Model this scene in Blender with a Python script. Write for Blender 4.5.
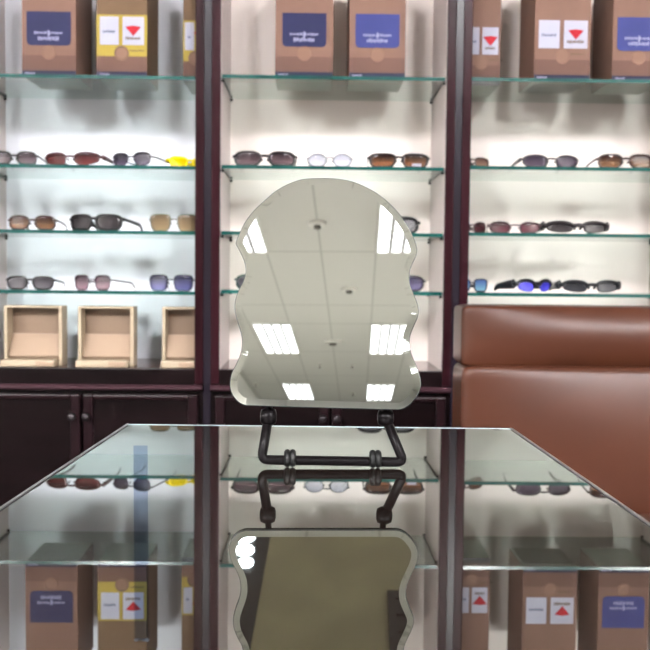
import bpy, bmesh, math, random
from math import sin, cos, pi, radians, sqrt
from mathutils import Vector, Matrix
random.seed(7)
for o in list(bpy.data.objects):
    bpy.data.objects.remove(o)
S = bpy.context.scene
COL = S.collection

# ------------------------------------------------------------------ camera
F = 935.0                       # focal length in pixels of the 650 px frame
PITCH, ROLL, YAW = .0517, .0105, .0155
ZT = .72                        # height of the glass table top
CAM = Vector((0, 0, ZT + .113))

def to_cam(p):
    x, y, z = p
    c, s = cos(YAW), sin(YAW); x, y = c*x - s*y, s*x + c*y
    c, s = cos(PITCH), sin(PITCH); y, z = c*y - s*z, s*y + c*z
    c, s = cos(ROLL), sin(ROLL); x, z = c*x + s*z, c*z - s*x
    return Vector((x, y, z))

ax = [to_cam(e) for e in ((1, 0, 0), (0, 1, 0), (0, 0, 1))]
R = Matrix(((ax[0].x, ax[1].x, ax[2].x), (ax[0].y, ax[1].y, ax[2].y), (ax[0].z, ax[1].z, ax[2].z)))   # world -> (right, ahead, up)
RT = R.transposed()

def ray(px, py):
    return RT @ Vector(((px - 325)/F, 1, -(py - 325)/F))
def on_y(px, py, Y):
    d = ray(px, py); return CAM + d*(Y/d.y)
def on_z(px, py, Z):
    d = ray(px, py); return CAM + d*((Z - CAM.z)/d.z)

cam_data = bpy.data.cameras.new('camera')
cam = bpy.data.objects.new('camera', cam_data); COL.objects.link(cam)
right, ahead, up = RT @ Vector((1, 0, 0)), RT @ Vector((0, 1, 0)), RT @ Vector((0, 0, 1))
m = Matrix((right, up, -ahead)).transposed().to_4x4(); m.translation = CAM
cam.matrix_world = m
cam_data.sensor_width = 36; cam_data.lens = F/650*36
cam_data.clip_start = .02; cam_data.clip_end = 60
cam_data.dof.use_dof = True; cam_data.dof.focus_distance = .58; cam_data.dof.aperture_fstop = 26
S.camera = cam

# ------------------------------------------------------------------ light and exposure
w = bpy.data.worlds.new('world'); S.world = w; w.use_nodes = True
w.node_tree.nodes['Background'].inputs[0].default_value = (.8, .9, 1, 1)
w.node_tree.nodes['Background'].inputs[1].default_value = .05
PANEL, PANEL_DIM = 185.0, 2.5    # emission of the added near row that lights the shelves and of the dimmed rows further back
S.view_settings.view_transform = 'Standard'; S.view_settings.look = 'None'
S.view_settings.exposure = 1.0; S.view_settings.gamma = 1

# ------------------------------------------------------------------ materials
def lin(c):
    return tuple((v/255/12.92 if v/255 <= .04045 else ((v/255 + .055)/1.055)**2.4) for v in c) + (1,)

def mat(name, rgb, rough=.5, metal=0, vary=0, scale=20, bump=0, coat=0, spec=.5, stretch=None, rgb2=None):
    mt = bpy.data.materials.new(name); mt.use_nodes = True
    nt = mt.node_tree; b = nt.nodes['Principled BSDF']
    c = lin(rgb)
    b.inputs['Base Color'].default_value = c; b.inputs['Roughness'].default_value = rough
    b.inputs['Metallic'].default_value = metal; b.inputs['Coat Weight'].default_value = coat
    b.inputs['Coat Roughness'].default_value = .12; b.inputs['Specular IOR Level'].default_value = spec
    if vary or bump:
        tc = nt.nodes.new('ShaderNodeTexCoord'); mp = nt.nodes.new('ShaderNodeMapping')
        n = nt.nodes.new('ShaderNodeTexNoise'); n.inputs['Scale'].default_value = scale; n.inputs['Detail'].default_value = 4
        if stretch: mp.inputs['Scale'].default_value = stretch
        nt.links.new(tc.outputs['Object'], mp.inputs[0]); nt.links.new(mp.outputs[0], n.inputs['Vector'])
        if vary:
            r = nt.nodes.new('ShaderNodeValToRGB')
            c2 = lin(rgb2) if rgb2 else tuple(min(1, v*(1 + vary)) for v in c[:3]) + (1,)
            c1 = c if rgb2 else tuple(v*(1 - vary) for v in c[:3]) + (1,)
            r.color_ramp.elements[0].color = c1; r.color_ramp.elements[1].color = c2
            r.color_ramp.elements[0].position = .35; r.color_ramp.elements[1].position = .65
            nt.links.new(n.outputs['Fac'], r.inputs[0]); nt.links.new(r.outputs[0], b.inputs['Base Color'])
        if bump:
            bp = nt.nodes.new('ShaderNodeBump'); bp.inputs['Strength'].default_value = bump; bp.inputs['Distance'].default_value = .002
            nt.links.new(n.outputs['Fac'], bp.inputs['Height']); nt.links.new(bp.outputs[0], b.inputs['Normal'])
    return mt

def emit(name, rgb, k):
    mt = bpy.data.materials.new(name); mt.use_nodes = True; nt = mt.node_tree
    nt.nodes.clear(); e = nt.nodes.new('ShaderNodeEmission'); o = nt.nodes.new('ShaderNodeOutputMaterial')
    e.inputs[0].default_value = lin(rgb); e.inputs[1].default_value = k
    nt.links.new(e.outputs[0], o.inputs[0]); return mt

def sheet_glass(name, tint, body, amount, ior=1.5, tint2=None, rough=0):
    """thin glass or a lens: tinted see-through, a little body colour, Fresnel reflection; tint runs bottom -> top when tint2 is given"""
    mt = bpy.data.materials.new(name); mt.use_nodes = True; nt = mt.node_tree; nt.nodes.clear()
    L = nt.links.new; N = nt.nodes.new
    tr, df, gl, fr = N('ShaderNodeBsdfTransparent'), N('ShaderNodeBsdfDiffuse'), N('ShaderNodeBsdfGlossy'), N('ShaderNodeFresnel')
    m1, m2, out = N('ShaderNodeMixShader'), N('ShaderNodeMixShader'), N('ShaderNodeOutputMaterial')
    tr.inputs[0].default_value = lin(tint); df.inputs[0].default_value = lin(body)
    if tint2:
        tc, sp, cr = N('ShaderNodeTexCoord'), N('ShaderNodeSeparateXYZ'), N('ShaderNodeValToRGB')
        L(tc.outputs['Generated'], sp.inputs[0]); L(sp.outputs[2], cr.inputs[0])
        cr.color_ramp.elements[0].color = lin(tint); cr.color_ramp.elements[1].color = lin(tint2)
        cr.color_ramp.elements[0].position = .05; cr.color_ramp.elements[1].position = .85
        L(cr.outputs[0], tr.inputs[0]); L(cr.outputs[0], df.inputs[0])
    gl.inputs['Roughness'].default_value = rough
    ge, mr_ = N('ShaderNodeNewGeometry'), N('ShaderNodeMapRange')      # the sheet does not bend light, so both faces reflect alike
    mr_.inputs[3].default_value = ior; mr_.inputs[4].default_value = 1/ior
    L(ge.outputs['Backfacing'], mr_.inputs[0]); L(mr_.outputs[0], fr.inputs[0])
    m1.inputs[0].default_value = amount
    L(tr.outputs[0], m1.inputs[1]); L(df.outputs[0], m1.inputs[2]); L(fr.outputs[0], m2.inputs[0])
    L(m1.outputs[0], m2.inputs[1]); L(gl.outputs[0], m2.inputs[2]); L(m2.outputs[0], out.inputs[0])
    return mt

def coated_glass(name, base, ior, tint, silver=0):
    """glass painted dark underneath; silver is the share its half-reflecting coating sends back at every angle"""
    mt = bpy.data.materials.new(name); mt.use_nodes = True; nt = mt.node_tree; nt.nodes.clear()
    L = nt.links.new; N = nt.nodes.new
    df, gl, fr, mx, out = N('ShaderNodeBsdfDiffuse'), N('ShaderNodeBsdfGlossy'), N('ShaderNodeFresnel'), N('ShaderNodeMixShader'), N('ShaderNodeOutputMaterial')
    tc, no, cr = N('ShaderNodeTexCoord'), N('ShaderNodeTexNoise'), N('ShaderNodeValToRGB')
    no.inputs['Scale'].default_value = 9; L(tc.outputs['Object'], no.inputs['Vector']); L(no.outputs['Fac'], cr.inputs[0])
    cr.color_ramp.elements[0].color = lin(base); cr.color_ramp.elements[1].color = lin([v*1.15 for v in base]); L(cr.outputs[0], df.inputs[0])
    gl.inputs[0].default_value = lin(tint); gl.inputs['Roughness'].default_value = 0; fr.inputs[0].default_value = ior
    rg = N('ShaderNodeMapRange'); rg.inputs[3].default_value = silver; L(fr.outputs[0], rg.inputs[0]); L(rg.outputs[0], mx.inputs[0]); L(df.outputs[0], mx.inputs[1]); L(gl.outputs[0], mx.inputs[2]); L(mx.outputs[0], out.inputs[0])
    return mt

M = {}
M['wood'] = mat('mahogany', (34, 13, 18), .25, vary=.3, scale=6, stretch=(8, 8, .6), spec=.05)
M['wood_shaded'] = mat('mahogany_shaded', (13, 6, 7), .3, vary=.3, scale=6, stretch=(.6, 8, 8), spec=.08)  # shade of the lower cabinet put into a darker copy of the wood
M['wood_lip'] = mat('mahogany_moulding', (54, 34, 40), .25, vary=.2, scale=6, stretch=(.6, 8, 8), spec=.3)
M['door_frame'] = mat('mahogany_door', (24, 12, 15), .28, vary=.2, scale=6, stretch=(8, 8, .6), spec=.1)  # paler than the panels: ceiling reflection put into the frame colour
M['counter'] = mat('polished_counter', (72, 46, 42), .16, vary=.2, scale=6, stretch=(.6, 8, 8), spec=.5)
M['groove'] = mat('groove_lacquer', (24, 19, 27), .25, vary=.1, scale=5, spec=.18)
M['laminate'] = mat('side_laminate', (196, 184, 182), .45, vary=.02, scale=3)
M['cool_back'] = mat('cool_white_laminate', (222, 225, 233), .5, vary=.015, scale=2)
M['mid_back'] = mat('white_laminate', (236, 226, 220), .5, vary=.015, scale=2)
M['warm_back'] = mat('warm_white_laminate', (220, 210, 204), .5, vary=.015, scale=2)
M['shelf'] = sheet_glass('shelf_glass', (243, 250, 247), (150, 190, 175), .012, 1.32)
M['shelf_edge'] = mat('green_glass_edge', (16, 66, 62), .15, vary=.2, scale=9, spec=.3)
M['shelf_side'] = mat('dark_glass_side', (14, 34, 30), .3, vary=.2, scale=9, spec=.2)
M['pin'] = mat('dark_pin', (30, 26, 26), .4, metal=.5, vary=.1)
M['knob'] = mat('door_knob_metal', (60, 55, 58), .3, metal=.8, vary=.1)
M['leather'] = mat('brown_leather', (56, 29, 18), .36, vary=.10, scale=6, bump=.12, spec=.2)
M['leather_side'] = mat('brown_leather_side', (60, 35, 25), .5, vary=.1, scale=8, bump=.1, spec=.2)
M['chair_leg'] = mat('dark_chair_wood', (44, 28, 22), .4, vary=.2, scale=8)
M['kraft'] = mat('kraft_card', (110, 84, 73), .6, vary=.05, scale=14, spec=.12)
M['kraft_dark'] = mat('kraft_card_band', (92, 68, 60), .6, vary=.05, scale=14, spec=.12)
M['kraft_side'] = mat('kraft_card_side', (98, 78, 60), .65, vary=.06, scale=14, spec=.12)
M['base_card'] = mat('grey_card', (176, 178, 170), .6, vary=.04, scale=14)
M['yellow_print'] = mat('yellow_print', (146, 128, 56), .55, vary=.06, scale=12, spec=.12)
M['navy'] = mat('navy_print', (30, 32, 66), .5, vary=.08, scale=12, spec=.12)
M['blue_print'] = mat('blue_print', (46, 52, 106), .5, vary=.08, scale=12, spec=.12)
M['navy_base'] = mat('navy_card', (24, 26, 50), .5, vary=.08, scale=12, spec=.12)
M['white_print'] = mat('white_print', (160, 160, 176), .5, vary=.03, scale=12, spec=.12)
M['pale_print'] = mat('pale_ink', (140, 140, 168), .5, vary=.03, scale=12, spec=.12)
M['grey_ink'] = mat('grey_ink', (84, 90, 112), .5, vary=.05, scale=12, spec=.12)
M['brown_ink'] = mat('brown_ink', (92, 74, 56), .5, vary=.05, scale=12, spec=.12)
M['red_ink'] = mat('red_ink', (150, 20, 34), .5, vary=.05, scale=12, spec=.12)
M['emblem'] = mat('emblem_print', (118, 90, 76), .5, vary=.05, scale=12, spec=.12)
M['cream'] = mat('cream_card', (154, 139, 117), .55, vary=.04, scale=10)
M['tan'] = mat('lining_in_shade', (108, 88, 70), .6, vary=.05, scale=10)  # shade inside the cases put into the lining colour
M['tan_light'] = mat('pale_tan_lining', (140, 118, 98), .6, vary=.05, scale=10)
M['tan_dark'] = mat('shaded_tan_lining', (148, 122, 98), .65, vary=.05, scale=10)
M['table_glass'] = coated_glass('table_glass', (26, 20, 17), 1.45, (238, 244, 241), .33)
M['strip'] = coated_glass('dark_glossy_strip', (9, 9, 11), 1.42, (205, 222, 245), .12)
M['bright_bevel'] = mat('painted_bevel_shine', (178, 198, 208), .35, vary=.04, scale=30)  # bright line along the far bevel put into a pale colour
M['alu'] = mat('aluminium_trim', (168, 168, 168), .3, metal=.9, vary=.05)
M['gap'] = mat('black_seal', (18, 17, 17), .6, vary=.1)
M['desk'] = mat('desk_wood', (40, 22, 18), .4, vary=.25, scale=6, stretch=(8, .7, 8), coat=.2)
M['mirror'] = mat('silvered_glass', (238, 240, 238), 0, metal=1)
M['mirror_edge'] = mat('polished_glass_edge', (74, 78, 78), .2, vary=.05)
M['mirror_back'] = mat('grey_mirror_back', (92, 92, 84), .6, vary=.08, scale=14)
M['black_metal'] = mat('black_painted_metal', (9, 7, 8), .32, vary=.12, scale=30, spec=.06)
M['rubber'] = mat('black_rubber', (8, 8, 8), .5, vary=.1, scale=30, spec=.2)
M['wall'] = mat('wall_paint', (240, 239, 233), .8, vary=.02, scale=2)
M['floor'] = mat('floor_tile', (214, 212, 206), .35, vary=.04, scale=3)
M['dark_floor'] = mat('low_bounce_floor', (44, 40, 37), .9, vary=.15, scale=60)
M['fixture'] = mat('white_fixture', (225, 225, 220), .5, vary=.02, scale=5)
M['louver'] = mat('louver_white', (190, 190, 190), .4, vary=.02, scale=5)
M['tube'] = emit('added_panel_light', (255, 252, 254), PANEL)
M['tube_dim'] = emit('panel_light_dimmed', (252, 253, 255), PANEL_DIM)
M['lamp'] = emit('spot_lamp', (240, 250, 255), 14)
M['dark_housing'] = mat('dark_housing', (24, 24, 24), .6, vary=.1)
M['olive'] = mat('olive_board', (142, 134, 104), .7, vary=.12, scale=3)
M['detector'] = mat('detector_plastic', (212, 211, 202), .5, vary=.04)
M['detector_dark'] = mat('detector_grille', (84, 80, 72), .6, vary=.1)

def ceiling_material():
    mt = bpy.data.materials.new('ceiling_tile'); mt.use_nodes = True; nt = mt.node_tree; L = nt.links.new; N = nt.nodes.new
    b = nt.nodes['Principled BSDF']; b.inputs['Roughness'].default_value = .85
    g, sp = N('ShaderNodeNewGeometry'), N('ShaderNodeSeparateXYZ'); L(g.outputs['Position'], sp.inputs[0])
    def near(sock, off, period, half):
        a = N('ShaderNodeMath'); a.operation = 'ADD'; a.inputs[1].default_value = -off + 50*period + half; L(sock, a.inputs[0])
        q = N('ShaderNodeMath'); q.operation = 'MODULO'; q.inputs[1].default_value = period; L(a.outputs[0], q.inputs[0])
        r = N('ShaderNodeMath'); r.operation = 'LESS_THAN'; r.inputs[1].default_value = 2*half; L(q.outputs[0], r.inputs[0]); return r.outputs[0]
    lines = [near(sp.outputs[0], -.318, .506, .010)] + [near(sp.outputs[1], v, 4.83, .018) for v in (-7.18, -9.24, -10.2)]
    s = lines[0]
    for l in lines[1:]:
        mx = N('ShaderNodeMath'); mx.operation = 'MAXIMUM'; L(s, mx.inputs[0]); L(l, mx.inputs[1]); s = mx.outputs[0]
    mix = N('ShaderNodeMix'); mix.data_type = 'RGBA'; L(s, mix.inputs[0])
    mix.inputs[6].default_value = lin((202, 202, 194)); mix.inputs[7].default_value = lin((176, 176, 168))
    L(mix.outputs[2], b.inputs['Base Color']); return mt
M['ceiling'] = ceiling_material()

# ------------------------------------------------------------------ mesh helpers
def wloc(o):
    v = Vector((0, 0, 0))
    while o is not None:
        v += Vector(o.location); o = o.parent
    return v

class MB:
    def __init__(s): s.v, s.f, s.mi, s.sm = [], [], [], []
    def face(s, idx, mi=0, smooth=False): s.f.append(idx); s.mi.append(mi); s.sm.append(smooth)
    def box(s, x0, x1, y0, y1, z0, z1, mi=0, bev=0):
        if bev:
            bm = bmesh.new(); bmesh.ops.create_cube(bm, size=1)
            for v in bm.verts:
                v.co = Vector(((x0+x1)/2 + v.co.x*(x1-x0), (y0+y1)/2 + v.co.y*(y1-y0), (z0+z1)/2 + v.co.z*(z1-z0)))
            bmesh.ops.bevel(bm, geom=bm.edges[:] + bm.verts[:], offset=bev, segments=2, affect='EDGES', profile=.6)
            s.bm(bm, mi); return s
        i = len(s.v)
        s.v += [(x, y, z) for x in (x0, x1) for y in (y0, y1) for z in (z0, z1)]
        for q in ((0, 1, 3, 2), (4, 6, 7, 5), (0, 4, 5, 1), (2, 3, 7, 6), (0, 2, 6, 4), (1, 5, 7, 3)): s.face([i + k for k in q], mi)
        return s
    def bm(s, bm, mi=0, smooth=False):
        i = len(s.v); bm.verts.index_update()
        s.v += [tuple(v.co) for v in bm.verts]
        for f in bm.faces: s.face([i + v.index for v in f.verts], mi, smooth)
        bm.free()
    def loops(s, rings, mi=0, closed=True, cap=True, smooth=True):
        n = len(rings[0]); i = len(s.v)
        for r in rings: s.v += [tuple(p) for p in r]
        for a in range(len(rings) - 1):
            for k in range(n if closed else n - 1):
                k2 = (k + 1) % n
                s.face([i + a*n + k, i + a*n + k2, i + (a+1)*n + k2, i + (a+1)*n + k], mi, smooth)
        if cap:
            s.face([i + k for k in range(n)][::-1], mi); s.face([i + (len(rings)-1)*n + k for k in range(n)], mi)
        return s
    def tube(s, pts, r, mi=0, seg=10, closed=False, flat=1.0):
        """flat scales the section across the horizontal side direction"""
        pts = [Vector(p) for p in pts]; rings = []; n = len(pts)
        ref = Vector((0, 0, 1))
        for k in range(n):
            a = pts[k-1] if (k or closed) else pts[k]; b = pts[(k+1) % n] if (k < n-1 or closed) else pts[k]
            t = (b - a).normalized()
            side = t.cross(ref)
            if side.length < .05: side = t.cross(Vector((0, 1, 0)))
            side.normalize(); nn = side.cross(t)
            rr = r[k] if isinstance(r, (list, tuple)) else r
            rings.append([pts[k] + side*(cos(q)*rr*flat) + nn*(sin(q)*rr) for q in [2*pi*j/seg for j in range(seg)]])
        if closed: rings.append(rings[0])
        return s.loops(rings, mi, cap=not closed)
    def lathe(s, prof, org, axis='z', seg=28, mi=0):
        rings = []
        for r, h in prof:
            ring = []
            for j in range(seg):
                a = 2*pi*j/seg; c, d = cos(a)*r, sin(a)*r
                p = {'z': (c, d, h), 'y': (c, h, d), 'x': (h, c, d)}[axis]
                ring.append(Vector(org) + Vector(p))
            rings.append(ring)
        return s.loops(rings, mi)
    def torus(s, org, R_, r, axis='x', sx=1, sz=1, mi=0):
        pts = []
        for j in range(28):
            a = 2*pi*j/28
            pts.append(Vector(org) + Vector((0, cos(a)*R_*sx, sin(a)*R_*sz)))
        rings = []
        for k, p in enumerate(pts):
            d = (p - Vector(org)).normalized()
            rings.append([p + d*(cos(q)*r) + Vector((1, 0, 0))*(sin(q)*r) for q in [2*pi*j/10 for j in range(10)]])
        rings.append(rings[0]); return s.loops(rings, mi, cap=False)
    def prism(s, out, y0, y1, mi=0, smooth=False):
        """outline of (x, z) pushed from y0 to y1"""
        return s.loops([[(x, y0, z) for x, z in out], [(x, y1, z) for x, z in out]], mi, smooth=smooth)
    def build(s, name, mats, parent=None, world=True, loc=None):
        me = bpy.data.meshes.new(name)
        off = wloc(parent) if (parent is not None and world) else Vector((0, 0, 0))
        if loc is not None: off = Vector(loc)
        me.from_pydata([tuple(Vector(v) - off) for v in s.v], [], s.f)
        for m_ in (mats if isinstance(mats, (list, tuple)) else [mats]): me.materials.append(m_)
        me.polygons.foreach_set('material_index', s.mi); me.polygons.foreach_set('use_smooth', s.sm)
        bm = bmesh.new(); bm.from_mesh(me); bmesh.ops.recalc_face_normals(bm, faces=bm.faces); bm.to_mesh(me); bm.free()
        o = bpy.data.objects.new(name, me); COL.objects.link(o)
        if parent is not None: o.parent = parent
        if loc is not None: o.location = loc
        return o

def tag(o, label, cat, group=None):
    o['label'] = label; o['category'] = cat
    if group: o['group'] = group
    return o
def thing(name, label, cat, loc, group=None):
    o = bpy.data.objects.new(name, None); COL.objects.link(o); o.location = loc; o.empty_display_size = .05
    return tag(o, label, cat, group)
def struct(o): o['kind'] = 'structure'; return o
def copy_tree(o, parent=None):
    c = o.copy(); COL.objects.link(c)
    if parent is not None: c.parent = parent
    for ch in list(o.children): copy_tree(ch, c)
    return c

# ------------------------------------------------------------------ the room
CZ = CAM.z + 2.4
struct(MB().box(-4.2, 4.2, -23.5, -7.5, -.1, 0).build('floor', M['floor']))  # unseen far floor, kept pale to bounce light onto the ceiling
struct(MB().box(-4.2, 4.2, -7.5, 2.62, -.1, 0).build('floor_dark', M['dark_floor']))  # unseen near floor, darkened to cut the light bouncing up
struct(MB().box(-4.2, 4.2, -23.5, 2.62, CZ, CZ + .1).build('ceiling', M['ceiling']))
struct(MB().box(-4.2, 4.2, 2.5, 2.62, 0, CZ).build('wall_back', M['wall']))
struct(MB().box(-4.3, -4.2, -23.5, 2.5, 0, CZ).build('wall_left', M['wall']))
struct(MB().box(4.2, 4.3, -23.5, 2.5, 0, CZ).build('wall_right', M['wall']))
struct(MB().box(-4.2, 4.2, -23.6, -23.5, 0, CZ).build('wall_front', M['wall']))
struct(MB().box(-4.2, -1.9, -23.4, -13.7, 0, CZ).build('wall_side', M['wall']))

# ------------------------------------------------------------------ ceiling fixtures
def light_panel(glow):
    W, Ln = .455, 1.86
    t = thing('ceiling_light', '', 'ceiling light', (0, 0, CZ - .01))
    f = MB()
    f.box(-W/2 - .012, -W/2, -Ln/2 - .012, Ln/2 + .012, -.012, .01); f.box(W/2, W/2 + .012, -Ln/2 - .012, Ln/2 + .012, -.012, .01)
    f.box(-W/2, W/2, -Ln/2 - .012, -Ln/2, -.012, .01); f.box(-W/2, W/2, Ln/2, Ln/2 + .012, -.012, .01)
    f.build('frame', M['fixture'], t, world=False)
    MB().box(-W/2, W/2, -Ln/2, Ln/2, -.001, .004).build('diffuser', glow, t, world=False)
    l = MB()
    for k in (1, 2, 3): l.box(-W/2 + W*k/4 - .017, -W/2 + W*k/4 + .017, -Ln/2, Ln/2, -.010, -.002)
    for k in range(1, 12): l.box(-W/2, W/2, -Ln/2 + Ln*k/12 - .002, -Ln/2 + Ln*k/12 + .002, -.009, -.002)
    l.build('louver', M['louver'], t, world=False)
    return t
protos = {}
rows = [(-3.38, 'added out of the mirror view to light the shelves'), (-6.22, 'in the upper part of the mirror'), (-11.13, 'halfway down the mirror'), (-15.85, 'low in the mirror'), (-20.55, 'in the bottom mirror edge')]
cols = [(-2.55, 'far left'), (-1.048, 'left'), (.43, 'right'), (1.94, 'far right')]
for y, rn in rows:
    for x, cn in (cols if y < -4 else [(-3.07, 'far left'), (-1.58, 'left'), (1.455, 'right'), (2.97, 'far right')]):  # the nearest row is added, unseen, as main light on the shelves
        if x < -2 and y < -14 or abs(x) > 1.5 and y < -17: continue
        near = y > -4
        if near not in protos: protos[near] = o = light_panel(M['tube' if near else 'tube_dim'])
        else: o = copy_tree(protos[near])
        o.location = (x, y, CZ - .01)
        o['label'] = 'louvred ceiling light panel, %s column, %s' % (cn, rn)
        o['group'] = 'ceiling light panels'
def detector(x, y, r, name, label, grp):
    t = thing(name, label, 'detector' if 'detector' in name else 'speaker' if 'speaker' in name else 'sprinkler', (x, y, CZ), grp)
    MB().lathe([(r, 0), (r, -.02), (r*.85, -.03)], (0, 0, 0)).build('housing', M['detector'], t, world=False)
    MB().lathe([(r*.4, -.0305), (r*.4, -.05), (r*.25, -.056)], (0, 0, 0)).build('sensor', M['detector_dark'], t, world=False)
detector(-.318, -6.36, .075, 'smoke_detector', 'round smoke detector on the ceiling, seen highest in the mirror', 'ceiling detectors')
detector(-.31, -11.3, .13, 'smoke_detector', 'round cream smoke detector on the ceiling, between the two middle light panels in the mirror', 'ceiling detectors')
detector(-.068, -8.5, .085, 'ceiling_speaker', 'small round grey speaker on the ceiling, centre of the mirror', None)
for x, y, q in ((-.56, -13.05, 'left of the pair below the middle light panels'), (-.062, -13.03, 'right of the pair below the middle light panels'), (-.058, -15.98, 'between the lowest light panels'), (-1.75, -15.0, 'near the side wall low in the mirror')):
    detector(x, y, .04, 'ceiling_sprinkler', 'tiny dark ceiling sprinkler in the mirror, ' + q, 'ceiling sprinklers')
t = thing('ceiling_spotlight', 'dark recessed ceiling housing with a lit spot, mirrored in the table glass', 'ceiling light', (-.56, -3.0, CZ))
MB().box(-.69, -.432, -3.6, -2.2, CZ - .02, CZ).build('housing', M['dark_housing'], t)
for lx, ly, lr in ((-.575, -3.46, .062), (-.555, -3.32, .05), (-.535, -3.2, .04)):
    MB().lathe([(lr, CZ - .02), (lr, CZ - .03), (lr*.6, CZ - .035)], (lx, ly, 0)).build('lamp', M['lamp'], t)
tag(MB().box(-.43, .40, -3.6, -1.7, CZ - .02, CZ).build('ceiling_board', M['olive'], loc=(0, -2.8, CZ)), 'olive drop board on the ceiling, mirrored in the table glass', 'ceiling board')
t = thing('ceiling_vent', 'dark ceiling vent mirrored at the bottom right of the table glass', 'vent', (.38, -2.4, CZ))
mb = MB().box(.2, .55, -2.98, -1.9, CZ - .035, CZ - .0205)
mb.build('housing', M['dark_housing'], t)
mb = MB()
for k in range(8): mb.box(.24, .54, -2.95 + k*.13, -2.9 + k*.13, CZ - .045, CZ - .035)
mb.build('grille', M['gap'], t)

# ------------------------------------------------------------------ display cabinets
DS = 2.17                       # plane of the shelf fronts
YB = DS + .258                  # back panels
XL, XR = -.2103, .3066          # inner faces of the middle cabinet
UW = XR - XL + .0575
def zpx(y, Y=DS): return on_y(333, y, Y).z
Z_SHELF = [zpx(75.3), zpx(165.8), zpx(231.8), zpx(290.6)]
# the shelves of the outer cabinets hang a few millimetres lower or higher on their pins
Z_UNIT = {k: [z + .00232*d for z, d in zip(Z_SHELF, dz)] for k, dz in ((-1, (-2.8, -2, -1.2, -2.4)), (0, (-.6, -.4, -.6, -.4)), (1, (0, 1.8, 1, -.5)))}
def unit_at(px): return -1 if px < 205 else (0 if px < 455 else 1)
Z_CNT = zpx(370)
Z_RAIL, Z_LIP0, Z_DOOR = zpx(385.5), zpx(391), zpx(393)
Z_TOP = 1.80
GY = DS - .012                  # face of the stiles

def cabinet(k, label, back):
    x0, x1 = XL + k*UW, XR + k*UW; xo0, xo1 = x0 - .0205, x1 + .0205
    t = thing('display_cabinet', label, 'cabinet', ((x0 + x1)/2, (GY + YB)/2, 0), 'display cabinets')
    e0, e1 = (.028 if k == 1 else 0), (.028 if k == -1 else 0)      # the outer cabinets reach a little behind the posts
    MB().box(min(xo0, x0 - e0), max(xo1, x1 + e1), YB, YB + .012, .08, Z_TOP).build('back_panel', back, t)
    for a, b in ((x0 - e0 - (.008 if e0 else .018), x0 - e0), (x1 + e1, x1 + e1 + (.008 if e1 else .018))): MB().box(a, b, GY + (.032 if e0 or e1 else .02), YB, Z_CNT - .02, Z_TOP).build('side_panel', M['laminate'], t)
    for a, b in ((xo0, x0), (x1, xo1)): MB().box(a, b, GY, GY + .0115, Z_CNT - .035, Z_TOP, bev=.003).build('stile', M['wood'], t)
    MB().box(xo1, xo1 + .0165, GY + .0045, GY + .0115, .08, Z_TOP).build('joint_strip', M['groove'], t)
    MB().box(x0 - e0, x1 + e1, GY + .032, YB, Z_CNT - .02, Z_CNT).box(x0, x1, GY + .02, GY + .032, Z_CNT - .02, Z_CNT).build('counter_top', M['counter'], t)
    MB().box(x0 - e0, x1 + e1, GY + .032, YB, Z_TOP - .02, Z_TOP).build('top_panel', M['laminate'], t)
    MB().box(x0, x1, GY, GY + .02, Z_RAIL - .003, Z_CNT, bev=.0015).build('front_rail', M['wood_shaded'], t)
    lip = [(GY + .02, Z_RAIL), (GY - .008, Z_RAIL), (GY - .013, Z_RAIL - .004), (GY - .013, Z_LIP0 + .004), (GY - .008, Z_LIP0), (GY + .02, Z_LIP0)]
    MB().loops([[(x, y, z) for y, z in lip] for x in (xo0 + .001, xo1 - .001)], smooth=False).build('lip_moulding', M['wood_lip'], t)
    MB().box(xo0, xo1, GY + .012, YB, .08, Z_LIP0).build('base_body', M['wood_shaded'], t)
    MB().box(xo0, xo1, GY + .05, YB, 0, .08).build('plinth', M['wood_shaded'], t)
    xm = (x0 + x1)/2
    for a, b, kx in ((xo0 + .012, xm - .004, xm - .018), (xm + .004, xo1 - .012, xm + .014)):
        d = MB(); y0, y1 = GY - .008, GY + .012; sw = .022
        d.box(a, a + sw, y0, y1, .1, Z_DOOR - .006, bev=.003); d.box(b - sw, b, y0, y1, .1, Z_DOOR - .006, bev=.003)
        d.box(a + sw, b - sw, y0, y1, Z_DOOR - .006 - sw*.5, Z_DOOR - .006, bev=.003); d.box(a + sw, b - sw, y0, y1, .1, .1 + sw, bev=.003)
        d.box(a + sw, b - sw, y0 + .008, y1, .1 + sw, Z_DOOR - .006 - sw*.5, 1)
        dd = d.build('door', [M['door_frame'], M['wood_shaded']], t)
        MB().lathe([(.004, y0), (.004, y0 - .01), (.009, y0 - .014), (.009, y0 - .022), (.004, y0 - .025)], (kx, 0, Z_DOOR - .055), 'y', 16).build('knob', M['knob'], dd)
    for z in Z_UNIT[k]:
        for xx, dx in ((x0 - e0, 1), (x1 + e1, -1)):
            for yy in (DS + .012, YB - .012):
                MB().lathe([(.0032, 0), (.0032, dx*.006), (.002, dx*.007)], (xx, yy, z - .0118), 'x', 12).build('shelf_pin', M['pin'], t)
cabinet(-1, 'mahogany display cabinet left of the mirror, with cream cases on its counter', M['cool_back'])
cabinet(0, 'mahogany display cabinet right behind the table mirror', M['mid_back'])
cabinet(1, 'mahogany display cabinet behind the brown leather chair', M['warm_back'])
ordn = ['top', 'second', 'third', 'lowest']
bays = ['left cabinet beside the cream cases', 'middle cabinet behind the mirror', 'right cabinet above the chair']
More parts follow.
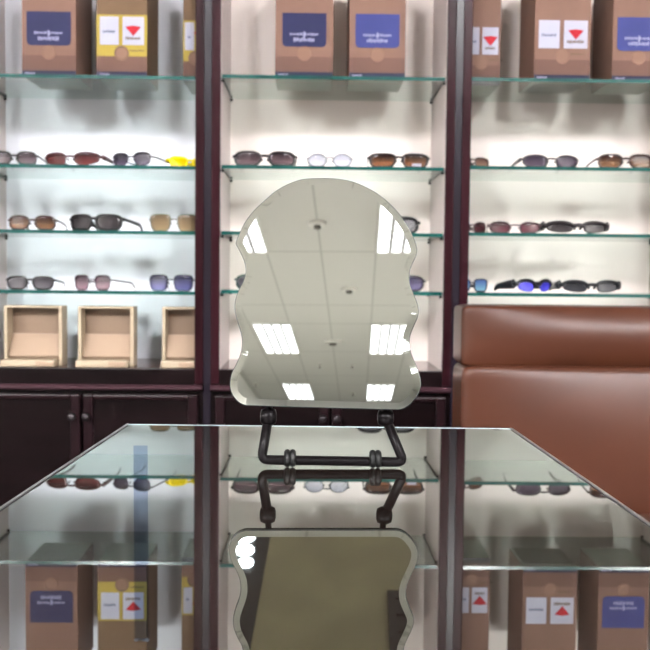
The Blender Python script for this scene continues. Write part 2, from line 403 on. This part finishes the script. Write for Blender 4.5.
for k in (-1, 0, 1):
    for i, z in enumerate(Z_UNIT[k]):
        x0, x1 = XL + k*UW + .002 - (.028 if k == 1 else 0), XR + k*UW - .002 + (.028 if k == -1 else 0)
        b = MB(); b.box(x0, x1, DS + .003, YB - .003, z - .008, z)
        b.box(x0, x1, DS, DS + .003, z - .008, z, 1); b.box(x0, x0 + .0022, DS + .003, YB - .003, z - .0083, z - .0002, 2); b.box(x1 - .0022, x1, DS + .003, YB - .003, z - .0083, z - .0002, 2)
        o = b.build('glass_shelf', [M['shelf'], M['shelf_edge'], M['shelf_side']], loc=((x0 + x1)/2, (DS + YB)/2, z - .008))
        tag(o, '%s glass shelf of the %s' % (ordn[i], bays[k + 1]), 'shelf', 'glass shelves')

# ------------------------------------------------------------------ cardboard boxes on the top shelves
def marks(b, x0, x1, z0, z1, y, mi, n):
    """illegible small print: a run of short uneven strokes"""
    step = (x1 - x0)/n
    for k in range(n):
        a = x0 + k*step
        b.box(a, a + step*.62, y, y + .0006, z0 + random.random()*(z1 - z0)*.25, z1 - random.random()*(z1 - z0)*.3, mi)
        if k % 2: b.box(a, a + step*.95, y, y + .0006, z0 + (z1-z0)*.4, z0 + (z1-z0)*.62, mi)
def carton(px0, px1, kind, label, y_off=.02, depth=.16, height=.27, ry=0):
    Y = DS + y_off; z = Z_UNIT[unit_at(px0)][0]
    x0, x1 = on_y(px0, 72, Y).x, on_y(px1, 72, Y).x; w_ = x1 - x0; xc = (x0 + x1)/2
    s = .00236
    t = thing('gift_box', label, 'box', (xc, Y, z), 'cardboard boxes on the top shelves')
    b = MB(); b.box(-w_/2, w_/2, 0, depth, .0006, height, bev=.0012)
    b.build('carton', M['kraft' if kind != 'yellow' else 'kraft_side'], t, world=False)
    MB().box(-w_/2, w_/2, -.0006, .001, 0, 5.2*s).build('base_band', M['navy_base'], t, world=False)
    MB().box(-w_/2 + .001, w_/2 - .001, .001, depth - .001, 0, .0008).build('base_panel', M['base_card'], t, world=False)
    b = MB(); marks(b, -w_/2 + 3*s, -w_/2 + 13*s, 1.6*s, 3.6*s, -.0012, 0, 7)
    b.build('base_print', M['pale_print'], t, world=False)
    MB().box(-w_/2, w_/2, -.0004, .001, 5.2*s, 20*s).build('lower_band', M['kraft_dark'], t, world=False)
    cz = 23*s
    if kind == 'yellow': MB().box(-w_/2, w_/2, -.0004, .001, 20*s, 60*s).build('yellow_band', M['yellow_print'], t, world=False)
    ring = [(cos(a)*7.2*s, cz + sin(a)*7.2*s) for a in [2*pi*j/28 for j in range(28)]]
    MB().prism(ring, -.0012, 0).build('emblem', M['emblem'], t, world=False)
    b = MB(); b.tube([(cos(a)*6.2*s, -.0014, cz + sin(a)*6.2*s) for a in [2*pi*j/24 for j in range(24)]], .35*s, closed=True, seg=6)
    b.box(-2.6*s, 2.6*s, -.0016, 0, cz + 5*s, cz + 6*s)
    b.build('emblem_ring', M['brown_ink'] if kind == 'yellow' else M['emblem'], t, world=False)
    if kind in ('navy', 'blue'):
        c = 4.5*s; lx, lz0, lz1 = 21.5*s, 29.5*s, 62*s
        o = [(-lx + c*(1 - sin(a)), lz0 + c*(1 - cos(a))) for a in [pi/2*j/6 for j in range(6, -1, -1)]] + [(lx - c*(1 - sin(a)), lz0 + c*(1 - cos(a))) for a in [pi/2*j/6 for j in range(7)]] + [(lx, lz1), (-lx, lz1)]
        MB().prism(o, -.0012, 0).build('printed_label', M['navy' if kind == 'navy' else 'blue_print'], t, world=False)
        b = MB(); marks(b, -10.5*s, 10.5*s, 34*s, 38.5*s, -.0022, 0, 11); marks(b, -14*s, 14*s, 40*s, 43*s, -.0022, 0, 15); b.box(-.9*s, .9*s, -.002, -.001, 38.5*s, 44*s)
        b.build('label_print', M['pale_print'], t, world=False)
    else:
        for a, b_, c in ((-.43, -.06, M['grey_ink']), (.02, .44, M['brown_ink'])):
            pl = MB().box(a*w_, b_*w_, -.0012, 0, 31*s, 58*s).build('label_card', M['white_print'], t, world=False)
            q = MB(); marks(q, a*w_ + 3*s, b_*w_ - 3*s, 35.5*s if a > 0 else 42*s, 39*s if a > 0 else 45*s, -.0022, 0, 9); q.build('card_print', c, pl, world=False)
            if a > 0:
                cx = (a + b_)/2*w_
                fan = [(cx, 39.5*s)] + [(cx + sin(u)*13*s, 39.5*s + (1 - .15*abs(u))*9*s*cos(u*.5) + 1*s) for u in [-.62 + 1.24*j/8 for j in range(8, -1, -1)]]
                MB().prism(fan[::-1], -.0022, -.001).build('red_mark', M['red_ink'], pl, world=False)
        q = MB(); marks(q, 8*s, 22*s, 24.5*s, 26.5*s, -.0012, 0, 8); q.build('small_print', M['brown_ink'], t, world=False)
    if ry: t.rotation_euler.z = ry
carton(96.5, 147, 'yellow', 'kraft box with a yellow band and two white cards, above the purple-grey sunglasses', depth=.16)
carton(183, 208, 'yellow', 'narrow yellow-banded kraft box cut off by the post at the left of the mirror', y_off=.06)
carton(275, 333, 'navy', 'kraft box with a dark navy printed label, left of the pair above the mirror')
carton(349, 405, 'blue', 'kraft box with a brighter blue printed label, right of the pair above the mirror')
carton(462, 500, 'card', 'kraft box with white card and red mark, half behind the post above the chair', y_off=.09)
carton(534, 590, 'card', 'kraft box with white cards standing near the right edge above the chair', depth=.16)
carton(22, 76, 'navy', 'kraft box with a navy label at the far left of the top shelf')
carton(612, 664, 'blue', 'kraft box with a blue label at the far right of the top shelf')

# ------------------------------------------------------------------ cream eyewear cases on the counter
def cream_case(px0, px1, label):
    Y = DS + .045; z = Z_CNT
    x0, x1 = on_y(px0, 350, Y).x, on_y(px1, 350, Y).x; w_ = x1 - x0
    zt = on_y(110, 306.5, Y).z - z; s = 1/935*2.2
    t = thing('display_case', label, 'case', ((x0 + x1)/2, Y, z), 'cream cases on the counter')
    e = .0075; d = .05
    b = MB(); b.box(-w_/2, -w_/2 + e, 0, d, 0, zt, bev=.001); b.box(w_/2 - e, w_/2, 0, d, 0, zt, bev=.001); b.box(-w_/2 + e, w_/2 - e, 0, d, zt - .005, zt); b.box(-w_/2 + e, w_/2 - e, 0, d, 0, .006)
    b.build('case_shell', M['cream'], t, world=False)
    MB().box(-w_/2 + e, w_/2 - e, d - .006, d, .006, zt - .005).build('back_lining', M['tan'], t, world=False)
    b = MB(); zz = zt*.52
    b.loops([[(x, .036, zz), (x, .010, .022), (x, .016, .014), (x, d - .006, .014), (x, d - .006, zz)] for x in (-w_/2 + e, w_/2 - e)], smooth=False)
    b.build('sloped_pad', M['tan_light'], t, world=False)
    f = MB().box(-w_/2 + .002, w_/2 - .008, -.035, 0, 0, .016, bev=.003).build('front_flap', M['cream'], t, world=False)
    c = MB(); c.box(w_/2 - .052, w_/2 - .012, -.0375, -.034, .002, .013, bev=.001); c.lathe([(.004, -.039), (.004, -.034)], (w_/2 - .03, 0, .009), 'y', 12)
    c.build('clasp', M['tan_light'], f, world=False)
cream_case(78, 133.5, 'open cream eyewear case on the counter, whole in view under the purple tinted pair')
cream_case(162, 203, 'open cream eyewear case on the counter, cut off by the post at the mirror')
cream_case(4, 62, 'open cream eyewear case on the counter at the far left edge')

# ------------------------------------------------------------------ sunglasses
LENS = {}
def lens_mat(bottom, top, amount, rough=0):
    key = (bottom, top, amount)
    if key not in LENS:
        LENS[key] = sheet_glass('tinted_lens', bottom, bottom, amount, 1.5, top, rough)
    return LENS[key]
FR = {}
def frame_mat(c, metal=0):
    if (c, metal) not in FR: FR[(c, metal)] = mat('frame_finish', c, .28, metal, vary=.08, scale=40, spec=.3)
    return FR[(c, metal)]

def sunglasses(px, shelf, wpx, hpx, label, lens, frame, shape='soft', rim='full', yaw=0, y_off=.022, bridge=.13, thick=.0016, metal=0, wrap=None, arm=1.0, sticker=False, drop=True, fold=False):
    thick *= 1.5
    z = Z_UNIT[unit_at(px)][shelf]; Y = DS + y_off
    half = wpx/2
    c = on_y(px, [160, 160, 228, 287][shelf], Y); x = c.x
    sc = (on_y(px + half, 200, Y).x - on_y(px - half, 200, Y).x)
    W = sc/cos(radians(yaw)); Hh = hpx/935*(Y + 0)*1.0
    t = thing('sunglasses', label, 'sunglasses', (x, Y, z + .0002), 'sunglasses on the glass shelves')
    t.rotation_euler.z = radians(yaw)
    br = W*bridge; lw = (W - br)/2
    n = {'soft': 2.6, 'square': 3.6, 'round': 2.1, 'wrap': 2.8, 'cat': 2.8, 'flat': 3.0}[shape]
    cv = (wrap if wrap is not None else (3.2 if shape == 'wrap' else 1.4))
    def yy(X): return cv*X*X
    def outline(sgn, inset=0, N=40):
        pts = []
        for j in range(N):
            a = 2*pi*j/N; ca, sa = cos(a), sin(a)
            ex = 2/n
            u = math.copysign(abs(ca)**ex, ca); v = math.copysign(abs(sa)**ex, sa)
            if shape in ('square', 'flat'): u *= 1 + .10*v
            if shape == 'cat': v += .16*u*(1 if v > 0 else .2); u *= 1 + .08*v
            if shape == 'soft': u *= 1 + .06*v; v -= .07*u*(v < 0)
            if shape == 'wrap': v *= 1 - .16*max(0, u); v += .10*u
            if shape == 'flat' and v > 0: v = v*.86
            X = sgn*(br/2 + lw/2 + u*(lw/2 - inset)); Zz = Hh/2 + v*(Hh/2 - inset)
            pts.append((X, Zz))
        zm = min(p[1] for p in pts); 
        return [(a, max(b - zm + inset, 0)) for a, b in pts]
    lm = lens_mat(*lens); fm = frame_mat(frame, metal); fr = MB()
    for sgn in (-1, 1):
        o = outline(sgn, thick*.6); cx = sum(p[0] for p in o)/len(o); czz = sum(p[1] for p in o)/len(o)
        b = MB()
        for side, dy in ((0, -.0007), (1, .0007)):
            i = len(b.v); N = len(o)
            for q in (.25, .5, .75, 1): b.v += [(cx + (a - cx)*q, yy(cx + (a - cx)*q) + dy, czz + (e_ - czz)*q) for a, e_ in o]
            b.v.append((cx, yy(cx) + dy, czz)); k0 = len(b.v) - 1
            for j in range(N):
                j2 = (j + 1) % N
                b.face([k0, i + j, i + j2], 0, True)
                for r_ in range(3): b.face([i + r_*N + j, i + (r_+1)*N + j, i + (r_+1)*N + j2, i + r_*N + j2], 0, True)
        N = len(o); st = 4*N + 1
        for j in range(N):
            j2 = (j + 1) % N; b.face([3*N + j, 3*N + j2, st + 3*N + j2, st + 3*N + j], 0, False)
        ln = b.build('lens', lm, t, world=False)
        if sticker and sgn > 0:
            xs = cx + lw*.05
            MB().box(xs - .011, xs + .011, yy(xs) - .0018, yy(xs) - .001, Hh*.12, Hh*.3).build('sticker', M['white_print'], ln, world=False)  # white reflection on the lens, put in as a pale plate
        o = outline(sgn, thick*.3)
        p3 = [(a, yy(a) - .0004, max(e_, thick*.9)) for a, e_ in o]
        if rim == 'full': fr.tube(p3, thick, closed=True, seg=8)
        elif rim == 'half':
            top = [q for q, (a, e_) in zip(p3, o) if e_ > Hh*.52]
            top.sort(key=lambda q: q[0]); fr.tube(top, thick, seg=8)
        # end piece
        Xe = sgn*W/2; ze = Hh*.68
        fr.tube([(Xe - sgn*.004, yy(Xe - sgn*.004), ze), (Xe + sgn*.002, yy(Xe) + .002, ze), (Xe + sgn*.003, yy(Xe) + .008, ze)], thick*1.25, seg=8)
        # temple
        tp = MB(); L_ = .125*arm; y0 = yy(Xe) + .007; pts = []; rad = []
        for j in range(15):
            q = j/14; yv = y0 + L_*q
            zz = ze*(1 - .35*q) if q < .72 else None
            if zz is None:
                u = (q - .72)/.28; z1 = ze*(1 - .35*.72); zz = z1 + (thick*1.3 - z1)*u*u if drop else z1*(1 - u) + thick*1.3*u
            if fold:
                pts.append((Xe + sgn*.003 - sgn*W*.86*q*(q > .05), y0 + (.004 if sgn > 0 else .010), ze*(1 - .5*q))); rad.append(thick*(1 + .3*q)); continue
            pts.append((Xe + sgn*(.003 - .010*q*q), yv, zz)); rad.append((thick*(2.6 - 1.2*q) if shape == 'wrap' else thick*(1.0 + .4*q)))
        rad[-1] = thick*.9
        tp.tube(pts, rad, seg=8, flat=.55)
        tp.build('temple', fm, t, world=False)
    # bridge and nose pieces
    zb = Hh*.66
    fr.tube([(-br/2 - lw*.06, yy(br/2), zb), (-br*.25, 0, zb + Hh*.06), (br*.25, 0, zb + Hh*.06), (br/2 + lw*.06, yy(br/2), zb)], thick*1.05, seg=8)
    for sgn in (-1, 1): fr.tube([(sgn*br*.42, .001, zb - Hh*.12), (sgn*br*.34, .006, zb - Hh*.25)], thick*.8, seg=6)
    fr.build('frame', fm, t, world=False)
    return t

BRN = ((176, 140, 108), (72, 44, 42), .3); GRY = ((168, 152, 156), (84, 72, 82), .3); PUR = ((118, 106, 130), (50, 45, 66), .3)
SG = sunglasses
# left cabinet
SG(70, 1, 58, 13, 'dark red-brown wraparound sunglasses at the left end of the second shelf', ((120, 60, 60), (66, 34, 36), .5), (60, 28, 30), 'wrap', 'half', yaw=-12)
SG(131, 1, 41, 13.5, 'purple-grey half-rim sunglasses beneath the yellow-banded box', PUR, (26, 22, 30), 'soft', 'half', yaw=-22, thick=.0011)
SG(190, 1, 36, 11.5, 'bright yellow sunglasses tucked against the post', ((244, 226, 40), (236, 214, 0), .6), (236, 214, 10), 'flat', 'full', yaw=30, y_off=.06, thick=.0016, fold=True)
SG(93.5, 2, 54, 17, 'black wraparound sunglasses on the third shelf beside the gold pair', ((70, 66, 68), (44, 40, 42), .7), (20, 18, 20), 'flat', 'full', yaw=-14, thick=.0024, y_off=.03, wrap=3.6, bridge=.09)
SG(174, 2, 46, 17, 'gold mirrored sunglasses with thin metal rims', ((146, 126, 96), (100, 84, 64), .7), (70, 74, 58), 'square', 'full', yaw=8, thick=.0009, bridge=.16)
SG(92, 3, 38, 15, 'small plum tinted sunglasses on the lowest shelf above the whole cream case', ((186, 158, 168), (72, 48, 62), .3), (50, 36, 44), 'square', 'full', yaw=-18, thick=.001, bridge=.2)
SG(171, 3, 44, 16, 'blue tinted square sunglasses on the lowest shelf by the post', ((128, 130, 182), (38, 40, 68), .35), (36, 36, 52), 'square', 'full', yaw=-8, thick=.001, bridge=.15)
SG(14, 1, 44, 13, 'grey sunglasses at the far left of the second shelf', GRY, (36, 32, 34), 'soft', 'full')
SG(32, 2, 46, 14, 'brown gradient sunglasses left of the black wraparound pair', BRN, (48, 30, 26), 'soft', 'full')
SG(30, 3, 46, 14, 'dark grey sunglasses at the far left of the lowest shelf', ((120, 116, 122), (60, 56, 62), .5), (26, 24, 26), 'flat', 'full')
# middle cabinet
SG(264.8, 1, 60, 14.5, 'large grey gradient sunglasses just above the left of the mirror', ((150, 128, 134), (66, 50, 58), .3), (22, 16, 18), 'soft', 'full', thick=.0021, bridge=.13)
SG(330, 1, 43, 13, 'clear thin metal eyeglasses directly above the mirror top', ((236, 238, 244), (216, 220, 230), .06), (96, 100, 106), 'round', 'full', thick=.0011, metal=.5, bridge=.16)
SG(399, 1, 58.5, 15, 'brown gradient sunglasses with a white sticker, above the right of the mirror', ((180, 132, 96), (52, 24, 24), .3), (22, 14, 14), 'flat', 'full', thick=.0018, bridge=.12, sticker=True)
SG(389, 2, 58, 16, 'black rimmed sunglasses poking out behind the mirror on the third shelf', ((210, 210, 214), (180, 180, 186), .1), (20, 18, 20), 'soft', 'full', thick=.0026)
SG(265, 3, 58, 15, 'black sunglasses mostly hidden behind the left edge of the mirror', ((70, 66, 76), (40, 38, 46), .6), (24, 40, 38), 'soft', 'full', thick=.0018)
SG(395, 3, 58, 15.5, 'dark purple sunglasses behind the right edge of the mirror', ((100, 94, 128), (56, 50, 72), .6), (28, 24, 34), 'soft', 'full', thick=.0016)
# right cabinet
SG(473, 1, 38, 13, 'brown sunglasses half behind the post on the second shelf above the chair', ((206, 170, 146), (122, 88, 78), .4), (50, 34, 32), 'flat', 'full', yaw=35, y_off=.07, thick=.0012, fold=True)
SG(552, 1, 56, 12.5, 'purple-grey wraparound sunglasses at the right of the second shelf', ((112, 98, 114), (62, 52, 68), .45), (34, 28, 34), 'wrap', 'full', yaw=4, thick=.0014, bridge=.16)
SG(472, 2, 37, 12, 'red tinted sunglasses nearest the post on the third shelf', ((130, 76, 84), (68, 34, 42), .45), (54, 28, 34), 'wrap', 'full', yaw=35, y_off=.07, thick=.0011, fold=True)
SG(515, 2, 49, 11.5, 'wine red oval sunglasses next to the pair at the post', ((126, 72, 84), (64, 30, 40), .45), (48, 24, 30), 'wrap', 'full', yaw=-6, y_off=.03, thick=.0012, bridge=.2)
SG(578, 2, 62, 12, 'black wraparound sunglasses at the right end of the third shelf', ((70, 64, 66), (40, 36, 38), .7), (26, 20, 22), 'wrap', 'half', thick=.003)
SG(472, 3, 37, 13, 'blue mirrored sunglasses by the post above the chair', ((128, 176, 196), (84, 112, 168), .7), (34, 34, 50), 'square', 'full', yaw=35, y_off=.07, thick=.0012, fold=True)
SG(537, 3, 40, 13, 'violet mirrored sunglasses with thick black temples above the chair', ((74, 74, 200), (64, 58, 168), .8), (22, 22, 26), 'wrap', 'half', yaw=32, y_off=.04, thick=.003, arm=.6)
SG(592, 3, 58, 12.5, 'black sunglasses at the right end of the lowest shelf', ((60, 60, 66), (36, 36, 40), .7), (22, 24, 26), 'wrap', 'half', thick=.0028)
SG(626, 1, 54, 14, 'brown sunglasses at the far right of the second shelf', BRN, (44, 28, 28), 'soft', 'full')

# ------------------------------------------------------------------ brown leather chair
def puff(b, x0, x1, y0, y1, z0, z1, n=7, cuts=26, mi=0, bulge=0):
    bm = bmesh.new(); bmesh.ops.create_cube(bm, size=2)
    bmesh.ops.subdivide_edges(bm, edges=bm.edges[:], cuts=cuts, use_grid_fill=True)
    for v in bm.verts:
        u, q, w_ = v.co
        k = (abs(u)**n + abs(q)**n + abs(w_)**n)**(-1/n)
        u, q, w_ = u*k, q*k, w_*k
        if bulge and q < 0: q -= bulge*(1 - u*u)*(1 - w_*w_)
        v.co = Vector(((x0+x1)/2 + u*(x1-x0)/2, (y0+y1)/2 + q*(y1-y0)/2, (z0+z1)/2 + w_*(z1-z0)/2))
    b.bm(bm, mi, True); return b
CY = 1.50
cx0 = on_y(459.5, 340, CY).x; cx1 = cx0 + .52
zt, zs = on_y(500, 305.5, CY).z, on_y(500, 365.5, CY).z
ch = thing('leather_chair', 'brown leather chair with padded headrest, right of the mirror', 'chair', ((cx0 + cx1)/2, CY, 0))
puff(MB(), cx0 + .022, cx1 - .022, CY + .045, CY + .12, .30, zt - .004, 14).build('back_shell', M['leather_side'], ch)
puff(MB(), cx0 + .002, cx1 - .002, CY - .01, CY + .085, zs - .002, zt, 22, bulge=.4).build('headrest', M['leather'], ch)
puff(MB(), cx0 + .002, cx1 - .002, CY - .02, CY + .085, .42, zs + .001, 26, bulge=.4).build('backrest', M['leather'], ch)
puff(MB(), cx0 + .01, cx1 - .01, CY - .52, CY + .06, .33, .46, 7).build('seat', M['leather'], ch)
MB().box(cx0 + .03, cx1 - .03, CY - .49, CY + .06, .27, .34, bev=.01).build('seat_frame', M['chair_leg'], ch)
for lx in (cx0 + .06, cx1 - .06):
    for ly in (CY - .45, CY + .03): MB().lathe([(.016, 0), (.025, .28)], (lx, ly, 0), 'z', 16).build('leg', M['chair_leg'], ch)

# ------------------------------------------------------------------ glass topped table
tl, tr = on_z(127, 423.6, ZT), on_z(512, 428, ZT)
tl2, tr2 = on_z(91, 447.3, ZT), on_z(559, 460.3, ZT)
yn = -.16
nl = tl + (tl2 - tl)*((yn - tl.y)/(tl2.y - tl.y)); nr = tr + (tr2 - tr)*((yn - tr.y)/(tr2.y - tr.y))
tb = thing('glass_table', 'dark glass-topped table in front, reflecting the shelves', 'table', ((tl.x + tr.x)/2, .28, 0))
def quad(a, b_, c, d, z0, z1, mb=None, mi=0):
    mb = mb or MB(); i = len(mb.v)
    mb.v += [(p.x, p.y, z) for z in (z0, z1) for p in (a, b_, c, d)]
    for q in ((0, 1, 2, 3), (4, 5, 6, 7), (0, 1, 5, 4), (1, 2, 6, 5), (2, 3, 7, 6), (3, 0, 4, 7)): mb.face([i + k for k in q], mi)
    return mb
V = Vector
far = .0062
a1, b1 = V((tl.x, tl.y - far, 0)), V((tr.x, tr.y - far, 0))
g = .0016
def sh(p, dx): return V((p.x + dx, p.y, 0))
quad(sh(nl, 2*g), sh(nr, -2*g), sh(b1, -2*g), sh(a1, 2*g), ZT - .008, ZT).build('glass_top', M['table_glass'], tb)
quad(sh(a1, 2*g), sh(b1, -2*g), tr, tl, ZT - .008, ZT - .0002).build('bevel_edge', M['bright_bevel'], tb)
for p, q, s_ in ((nl, tl, 1), (nr, tr, -1)):
    quad(sh(p, 0), sh(p, s_*g), sh(q, s_*g), sh(q, 0), ZT - .012, ZT + .0002).build('metal_trim', M['alu'], tb)
    quad(sh(p, s_*g), sh(p, 2*s_*g), sh(V((q.x, q.y - far, 0)), 2*s_*g), sh(V((q.x, q.y - far, 0)), s_*g), ZT - .009, ZT - .0004).build('seal', M['gap'], tb)
quad(sh(nl, .006), sh(nr, -.006), sh(tr, -.006) - V((0, .006, 0)), sh(tl, .006) - V((0, .006, 0)), ZT - .09, ZT - .0085).build('apron', M['desk'], tb)
for p, sx, sy in ((nl, 1, 1), (nr, -1, 1), (tl, 1, -1), (tr, -1, -1)):
    c = V((p.x + sx*.03, p.y + sy*.03, 0)); MB().box(c.x - .018, c.x + .018, c.y - .018, c.y + .018, 0, ZT - .09, bev=.003).build('leg', M['desk'], tb)
s0, s1, s2, s3 = on_z(134.5, 640, ZT), on_z(149, 640, ZT), on_z(147.5, 446, ZT), on_z(133.5, 446, ZT)
quad(s0, s1, s2, s3, ZT - .001, ZT + .0003).build('dark_strip', M['strip'], tb)  # dark glossy strip along the left of the glass top

# ------------------------------------------------------------------ tilted table mirror
d_in = ray(357, 535).normalized()
MN = (Vector((0, -1, 0)) - d_in).normalized()          # mirror normal: turned a little and leaning back
Y0 = .5440
P0 = on_y(320, 408, Y0)
def on_mirror(px, py):
    d = ray(px, py); return CAM + d*(((P0 - CAM).dot(MN))/d.dot(MN))
E1 = Vector((0, 0, 1)).cross(-MN).normalized() * -1
if E1.x < 0: E1 = -E1
E2 = MN.cross(E1)
if E2.z < 0: E2 = -E2
outl = [(317, 178), (305, 178.6), (294, 181.3), (282, 186.8), (273, 192.7), (265.5, 199.3), (257, 207), (249.6, 215.2), (244, 223.5), (239.8, 232), (236.8, 239), (235.6, 243.3), (237.3, 247), (240.5, 253), (243.8, 260.5), (245.3, 267), (245.3, 273), (243.5, 280), (240, 287), (236.6, 295), (234.7, 303), (234.8, 311), (236.8, 320), (240, 330), (241.7, 338), (241.8, 345), (240.8, 352), (238.3, 359), (235.6, 364.8), (232, 372), (230, 380), (230, 388), (232, 394.5), (236, 400), (240, 403.3), (245.3, 405.4), (252, 405.9), (300, 407.3), (350, 408.7), (392, 409.8), (399, 409.7), (404.5, 408.2), (411, 403.7), (417.5, 395.5), (420.6, 388), (421, 381), (419, 372), (415.5, 363), (411.8, 354), (410, 346), (410, 338), (411.8, 331.5), (415, 324), (418, 317), (418.9, 310.5), (417.5, 303), (413.8, 293.5), (410.8, 286), (409.5, 279), (410, 271.5), (412.3, 264.5), (415.6, 257.5), (417.4, 251.5), (416.8, 246.5), (414, 238), (409.6, 228.8), (405, 221.5), (399.6, 213.8), (392.5, 206), (384.2, 198.4), (375, 191.8), (365, 186.3), (355, 182.1), (345, 179.5), (331, 178)]
uv = []
for p in outl:
    q = on_mirror(*p) - P0; uv.append((q.dot(E1), q.dot(E2)))
def catmull(pts, m_):
    out = []; n = len(pts)
    for i in range(n):
        p0, p1, p2, p3 = pts[i-1], pts[i], pts[(i+1) % n], pts[(i+2) % n]
        for j in range(m_):
            t_ = j/m_
            out.append(tuple(.5*((2*p1[k]) + (-p0[k] + p2[k])*t_ + (2*p0[k] - 5*p1[k] + 4*p2[k] - p3[k])*t_*t_ + (-p0[k] + 3*p1[k] - 3*p2[k] + p3[k])*t_**3) for k in (0, 1)))
    return out
uv = catmull(uv, 4)
area = sum(uv[i-1][0]*uv[i][1] - uv[i][0]*uv[i-1][1] for i in range(len(uv)))
if area < 0: uv = uv[::-1]
def inset(pts, d, smooth=6):
    n = len(pts); out = []
    for i in range(n):
        ax_ = pts[(i+smooth) % n][0] - pts[i-smooth][0]; ay_ = pts[(i+smooth) % n][1] - pts[i-smooth][1]
        l = math.hypot(ax_, ay_) or 1
        out.append((pts[i][0] - ay_/l*d, pts[i][1] + ax_/l*d))
    return out
BEV, SLOPE, THK = .0042, radians(3.2), .0035
inn = inset(uv, BEV, 3)
rim = inset(uv, .0004, 2)
def P3(u, v, n_): return P0 + E1*u + E2*v + MN*n_
fall = math.tan(SLOPE)*BEV
mr = thing('table_mirror', 'small wavy-edged tilted mirror on a black wire stand, reflecting the ceiling', 'mirror', (P0.x, P0.y, ZT))
b = MB(); n = len(uv)
b.v += [P3(u, v, 0) for u, v in inn]; b.face(list(range(n)), 0)
i = len(b.v); b.v += [P3(u, v, 0) for u, v in inn] + [P3(u, v, -fall) for u, v in rim]
for k in range(n): b.face([i + k, i + (k+1) % n, i + n + (k+1) % n, i + n + k], 0, False)
i = len(b.v); b.v += [P3(u, v, -fall) for u, v in rim] + [P3(u, v, -fall - .0004) for u, v in uv] + [P3(u, v, -THK) for u, v in uv]
for r_ in (0, 1):
    for k in range(n): b.face([i + r_*n + k, i + r_*n + (k+1) % n, i + (r_+1)*n + (k+1) % n, i + (r_+1)*n + k], 1, True)
b.face([i + 2*n + k for k in range(n)][::-1], 2)
b.build('mirror_glass', [M['mirror'], M['mirror_edge'], M['mirror_back']], mr)
back = inset(uv, .010, 6)
b = MB(); b.loops([[P3(u, v, -THK - .0001) for u, v in back], [P3(u, v, -THK - .002) for u, v in back]], smooth=False)
b.build('back_plate', M['mirror_back'], mr)
# stand: a bent bar resting on two pairs of rubber rings
YS = .549
kl, kr = on_y(268.5, 416.5, YS + .004), on_y(385.5, 417.5, YS + .004)
bl, brr = on_y(261.5, 459.8, YS), on_y(403.8, 462, YS)
RB = .0029
def corner(a, c, d, r_, nseg=7):
    a, c, d = Vector(a), Vector(c), Vector(d); p = c + (a - c).normalized()*r_; q = c + (d - c).normalized()*r_
    return [p*(1-t_)**2 + c*2*t_*(1-t_) + q*t_*t_ for t_ in [j/nseg for j in range(nseg + 1)]]
path = [kl] + corner(kl, bl, brr, .004) + [bl.lerp(brr, .5)] + corner(bl, brr, kr, .004) + [kr]
b = MB(); b.tube(path, RB, seg=14)
b.build('stand_bar', M['black_metal'], mr)
for kp, sx in ((kl, 269), (kr, 384.5)):
    b = MB(); b.lathe([(.0022, -.0048), (.0042, -.0042), (.0054, -.0015), (.0054, .0015), (.0042, .0042), (.0022, .0048)], kp, 'x', 20)
    kb = b.build('pivot_knob', M['black_metal'], mr)
    base = on_mirror(sx, 405) - MN*.0045
    MB().tube([kp, kp.lerp(base, .5) + Vector((0, .001, 0)), base, base + E2*.008], .0019, seg=8).build('stem', M['black_metal'], kb)
for px, py in ((290, 460.2), (375.3, 461.6)):
    c = on_y(px, py, YS); R_ = .0034; c.z = ZT + R_ + .00205
    b = MB()
    for dx in (-.0016, .0016): b.torus((c.x + dx, c.y, c.z), R_, .0020)
    b.lathe([(RB, -.003), (R_, -.002), (R_, .002), (RB, .003)], c, 'x', 20)
    b.build('rubber_ring', M['rubber'], mr)
